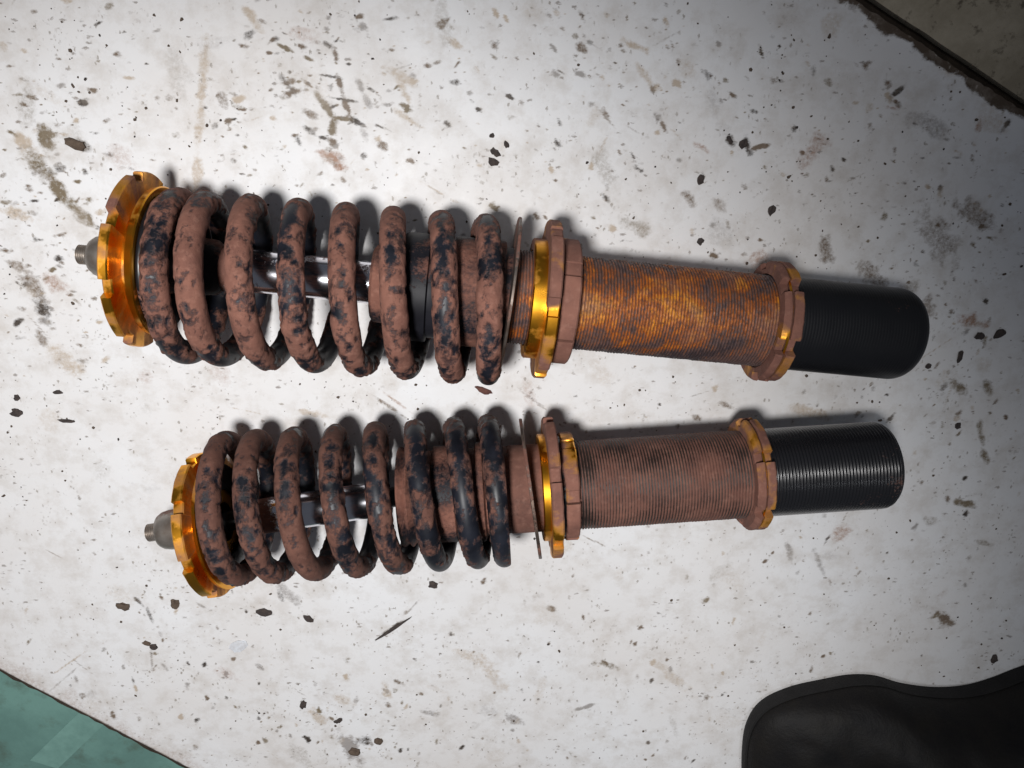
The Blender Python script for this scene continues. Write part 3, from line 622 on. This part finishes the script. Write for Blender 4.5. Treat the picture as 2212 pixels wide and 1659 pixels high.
notched('lower_ring_flange', ra, ra + .0046, .0346, .0270, n6(108, 6, .0046), M['gold'], L_, upL, dust=.92, seed=49, R0=.0325, rag=.0007)
lathe('lower_ring_neck', [(ra + .0044, .0322), (ra + .0056, .0322)], M['gold'], L_, upL, dust=.05, seed=50)
notched('lower_ring', ra + .0054, ra + .0104, .0346, .0270, n6(108, 6, .0046), M['gold'], L_, upL, dust=.78, seed=51, rag=.0009)
thread('end_tube', ra + .0092, sL(1912), .0271, .0020, .00055, M['thread_black'], L_, upL, dust=.06, seed=53, fillet=.0065, per=9)

# ================================================================ boot at the lower right
out = [(1610,1720),(1608,1640),(1618,1580),(1650,1535),(1712,1505),(1790,1487),(1850,1477),(1905,1479),(1965,1496),(2040,1505),(2110,1500),(2170,1483),(2230,1460),(2330,1430),(2450,1450)]
bt_top = [at(a, b, 0.012) for a, b in out]
xs = [q.x for q in bt_top]; c0 = at(1690, 1700, 0)
B = root('boot', (bt_top[1].x + 0.12, bt_top[1].y - 0.02, 0), 0, 'black rubber-soled work boot standing at the lower right corner of the white floor', 'boot')
def boot_part(name, scale, z0, z1, m, inset0, inset1, dome=0.0, hole=False):
    # closed outline: the seen edge above, mirrored inner edge below
    top = [(q.x, q.y) for q in bt_top]
    bot = [(top[0][0] + .01, top[0][1] - .035), (top[1][0] + .045, top[1][1] - .088), (top[1][0] + .10, top[1][1] - .105), (top[1][0] + .17, top[1][1] - .100), (top[1][0] + .24, top[1][1] - .095), (top[1][0] + .28, top[1][1] - .07)]
    P = [Vector(p_) for p_ in top] + [Vector(p_) for p_ in reversed(bot)]
    # resample and smooth
    R_ = []
    n = len(P)
    for i in range(n):
        p0, p1, p2, p3 = P[i - 1], P[i], P[(i + 1) % n], P[(i + 2) % n]
        for k in range(6):
            t = k / 6; R_.append(0.5 * ((2 * p1) + (-p0 + p2) * t + (2 * p0 - 5 * p1 + 4 * p2 - p3) * t * t + (-p0 + 3 * p1 - 3 * p2 + p3) * t ** 3))
    cx = sum(q.x for q in R_) / len(R_); cy = sum(q.y for q in R_) / len(R_); ax0, ax1 = min(q.x for q in R_), max(q.x for q in R_)
    V = []; rows = 26 if dome else 6
    for r in range(rows):
        f = r / (rows - 1)
        for q in R_:
            x, y = q.x, q.y
            if dome:
                # upper leans in to a rounded toe cap and rises towards the ankle
                long = min(max((x - ax0) / (ax1 - ax0), 0), 1)
                hgt = 0.026 + dome * long ** 1.25
                a = f * PI / 2; ins = inset0 + (1 - math.cos(a))
                zz = z0 + hgt * math.sin(a)
                k = 1 - (1 - math.cos(a)) * 0.97
                mx = x * 0.25 + cx * 0.75 if x < cx else x
                V.append((mx + (x - mx) * k * (1 - inset0), cy + (y - cy) * k * (1 - inset0), zz))
            else:
                bulge = math.sin(f * PI) * 0.0015
                k = 1 + bulge * 8 - inset0 * (1 - f) - inset1 * f
                V.append((cx + (x - cx) * k, cy + (y - cy) * k, z0 + (z1 - z0) * f))
    V = np.array(V) - np.array(B.location); n = len(R_); Q = [tuple(q) for q in gridquads(rows, n)]
    if dome: V[:, 2] += (fbm(V, 28, 3, 5.0) - 0.5) * 0.012 * sstep(V[:, 2], 0.016, 0.035)
    me = bpy.data.meshes.new(name); me.from_pydata([tuple(q) for q in V], [], Q + [tuple(range(n))[::-1], tuple(range((rows - 1) * n, rows * n))]); me.update()
    o = link(name, me, m, B); mark_sharp(me, 50); return o
boot_part('sole', 1, 0.0006, 0.013, M['rubber'], 0.02, 0.0)
boot_part('upper', 1, 0.0125, 0, M['leather'], 0.018, 0, dome=0.075)

# ================================================================ grit on the floor
def clod_mesh(name, r, flat=0.55, elong=1.0, seed=0, sub=2):
    import bmesh
    bm = bmesh.new(); bmesh.ops.create_icosphere(bm, subdivisions=sub, radius=1.0)
    P = np.array([v.co[:] for v in bm.verts]); k = 0.15 + 1.7 * fbm(P, 1.9, 4, seed * 3.1)
    for v, s in zip(bm.verts, k):
        v.co = Vector((v.co.x * s * r * elong, v.co.y * s * r / math.sqrt(elong), max(v.co.z * s, -0.55) * r * flat))
    me = bpy.data.meshes.new(name); bm.to_mesh(me); bm.free(); return me
def clod(px, py, r, label, m='clod_dark', elong=1.0, rz=0.0, flat=0.5, name='dirt_clod', cat='dirt clod', seed=1, group='clods of dirt on the white floor'):
    q = at(px, py, 0.0); me = clod_mesh(name, r * 0.85, flat, elong, seed, 2); o = link(name, me, M[m], None, False)
    o.location = (q.x, q.y, r * flat * 0.4); o.rotation_euler = (0, 0, rz); o['label'] = label; o['category'] = cat; o['group'] = group
    return o
CL = [(1064,350,.0032,'largest black clod in the cluster above the upper strut, nearest the strut','clod_dark',1.1,0),
 (1069,329,.0027,'black clod touching the back of the largest one in the cluster above the upper strut','clod_dark',1.3,-.5),
 (1094,313,.0019,'rightmost small black clod of the cluster above the upper strut','clod_dark',1.3,-1.0),
 (1063,293,.0015,'small black clod at the top of the cluster above the upper strut','clod_dark',1.2,0.2),
 (1605,309,.0030,'black clod at the end of a brown streak, right of centre near the top','clod_dark',1.2,1.2),
 (1576,302,.0020,'elongated black clod just left of the clod with a brown streak','clod_dark',1.5,-1.0),
 (1514,387,.0030,'black clod above the rusted tube with a dark tail above it','clod_dark',1.1,1.0),
 (1513,521,.0026,'round black clod closest to the rusted threaded tube','clod_dark',1.0,0),
 (1667,453,.0030,'black clod above the black end of the upper strut','clod_dark',1.3,1.2),
 (38,890,.0038,'large black clod at the left border between the two struts','clod_dark',1.3,.1),
 (37,858,.0022,'small clod just above the large black one at the left border','clod_dark',1.0,0),
 (126,847,.0022,'pointed dark clod right of the two clods at the left border','clod_dark',1.5,0),
 (143,909,.0022,'thin dark sliver lying below the pointed clod at the left','clod_dark',2.6,-.1),
 (165,311,.0040,'brown wedge-shaped clod near the olive smears at the upper left','clod_brown',1.7,-.3),
 (570,1322,.0042,'dark block-shaped clod below the left end of the lower spring','clod_dark',1.5,-.15),
 (665,1335,.0032,'dark clod right of the block-shaped one below the lower spring','clod_dark',1.3,-.5),
 (935,1263,.0036,'dark cube-like clod directly under the coils of the lower spring','clod_dark',1.1,0),
 (378,1303,.0034,'upright brown clod below the gold plate of the lower strut','clod_brown',1.3,1.5),
 (268,1309,.0038,'flat brown clod left of the upright brown one','clod_brown',1.4,-.3),
 (333,1397,.0030,'dark clod in the pair above a thin grey line at the lower left','clod_dark',1.0,0),
 (318,1389,.0026,'greyer clod on the left of the pair at the lower left','clod_brown',1.4,-.7),
 (655,1522,.0030,'upright dark clod near the bottom edge left of centre','clod_dark',1.4,1.4),
 (1043,842,.0034,'reddish brown flake lying between the two springs','clod_red',2.2,-.45),
 (2116,725,.0034,'left one of two black clods right of the upper black tube end','clod_dark',1.1,0),
 (2159,721,.0036,'right one of two black clods right of the upper black tube end','clod_dark',1.3,.5),
 (2073,770,.0028,'upright black clod below the two clods right of the upper tube end','clod_dark',1.9,1.5),
 (2005,791,.0024,'round black clod beside the rounded corner of the upper black tube','clod_dark',1.0,0),
 (2069,919,.0024,'round black clod to the right of the lower black ribbed tube','clod_dark',1.0,0),
 (2147,1422,.0034,'black oval clod near the right border above the boot','clod_dark',1.2,1.5),
 (730,1557,.0028,'dark clod near the bottom border above the smudges','clod_dark',1.2,.4),
 (765,1622,.0040,'largest grey-brown clod on the dark smudge at the bottom border','clod_brown',1.3,-.4),
 (818,1600,.0034,'brown clod right of the largest one on the bottom smudge','clod_brown',1.2,.2)]
for k, (x_, y_, r_, lb, mt, el, rz) in enumerate(CL): clod(x_, y_, r_, lb, mt, el, rz, seed=k + 1)
c_ = clod(850, 1357, .0030, 'long dark splinter lying diagonally below the lower spring', 'clod_dark', 5.5, .62, .5, 'splinter', 'splinter', 60, 'clods of dirt on the white floor'); del c_['group']
c_ = clod(516, 1397, .0065, 'pale white chip with a grey rim lying at the lower left', 'chip', 1.2, .4, .12, 'paint_chip', 'paint chip', 61); del c_['group']
# countless small crumbs
tm = [clod_mesh('crumb', 1.0, .55, 1.05, 90 + k, 1) for k in range(5)]
TV = [np.array([v.co[:] for v in t.vertices]) for t in tm]; TF = [np.array([p_.vertices[:] for p_ in t.polygons]) for t in tm]
for nm, cnt, mt, lo, hi in (('grit', 200, 'clod_dark', .00025, .0009), ('dust_crumbs', 520, 'clod_brown', .0003, .0011)):
    VV, FF, n0 = [], [], 0; made = 0
    while made < cnt:
        q = at(random.uniform(-60, 2280), random.uniform(-60, 1720)); xy = np.array([q.x, q.y])
        if np.dot(xy - A0, nA) < 0.004 or np.dot(xy - B0, np.array([-dB[1], dB[0]])) > -0.004: continue
        if fbm([[q.x, q.y, 0.3]], 22, 3, 55.0)[0] < random.uniform(.40, .66): continue
        r = lo + (hi - lo) * random.random() ** 3; k = random.randrange(5); a = random.uniform(0, 6.28); e = random.uniform(.9, 1.4)
        V = TV[k] * r; V[:, 0] *= e; V = V @ np.array([[math.cos(a), math.sin(a), 0], [-math.sin(a), math.cos(a), 0], [0, 0, 1]])
        VV.append(V + [q.x, q.y, r * .25]); FF.append(TF[k] + n0); n0 += len(V); made += 1
    me = mesh_np(nm, np.concatenate(VV), np.concatenate(FF)); o = link(nm, me, M[mt], None, False)
    o['kind'] = 'stuff'; o['label'] = 'small crumbs of dirt scattered over the white floor' if nm == 'grit' else 'small brown dust crumbs scattered over the white floor'; o['category'] = 'dirt'
for t in tm: bpy.data.meshes.remove(t)
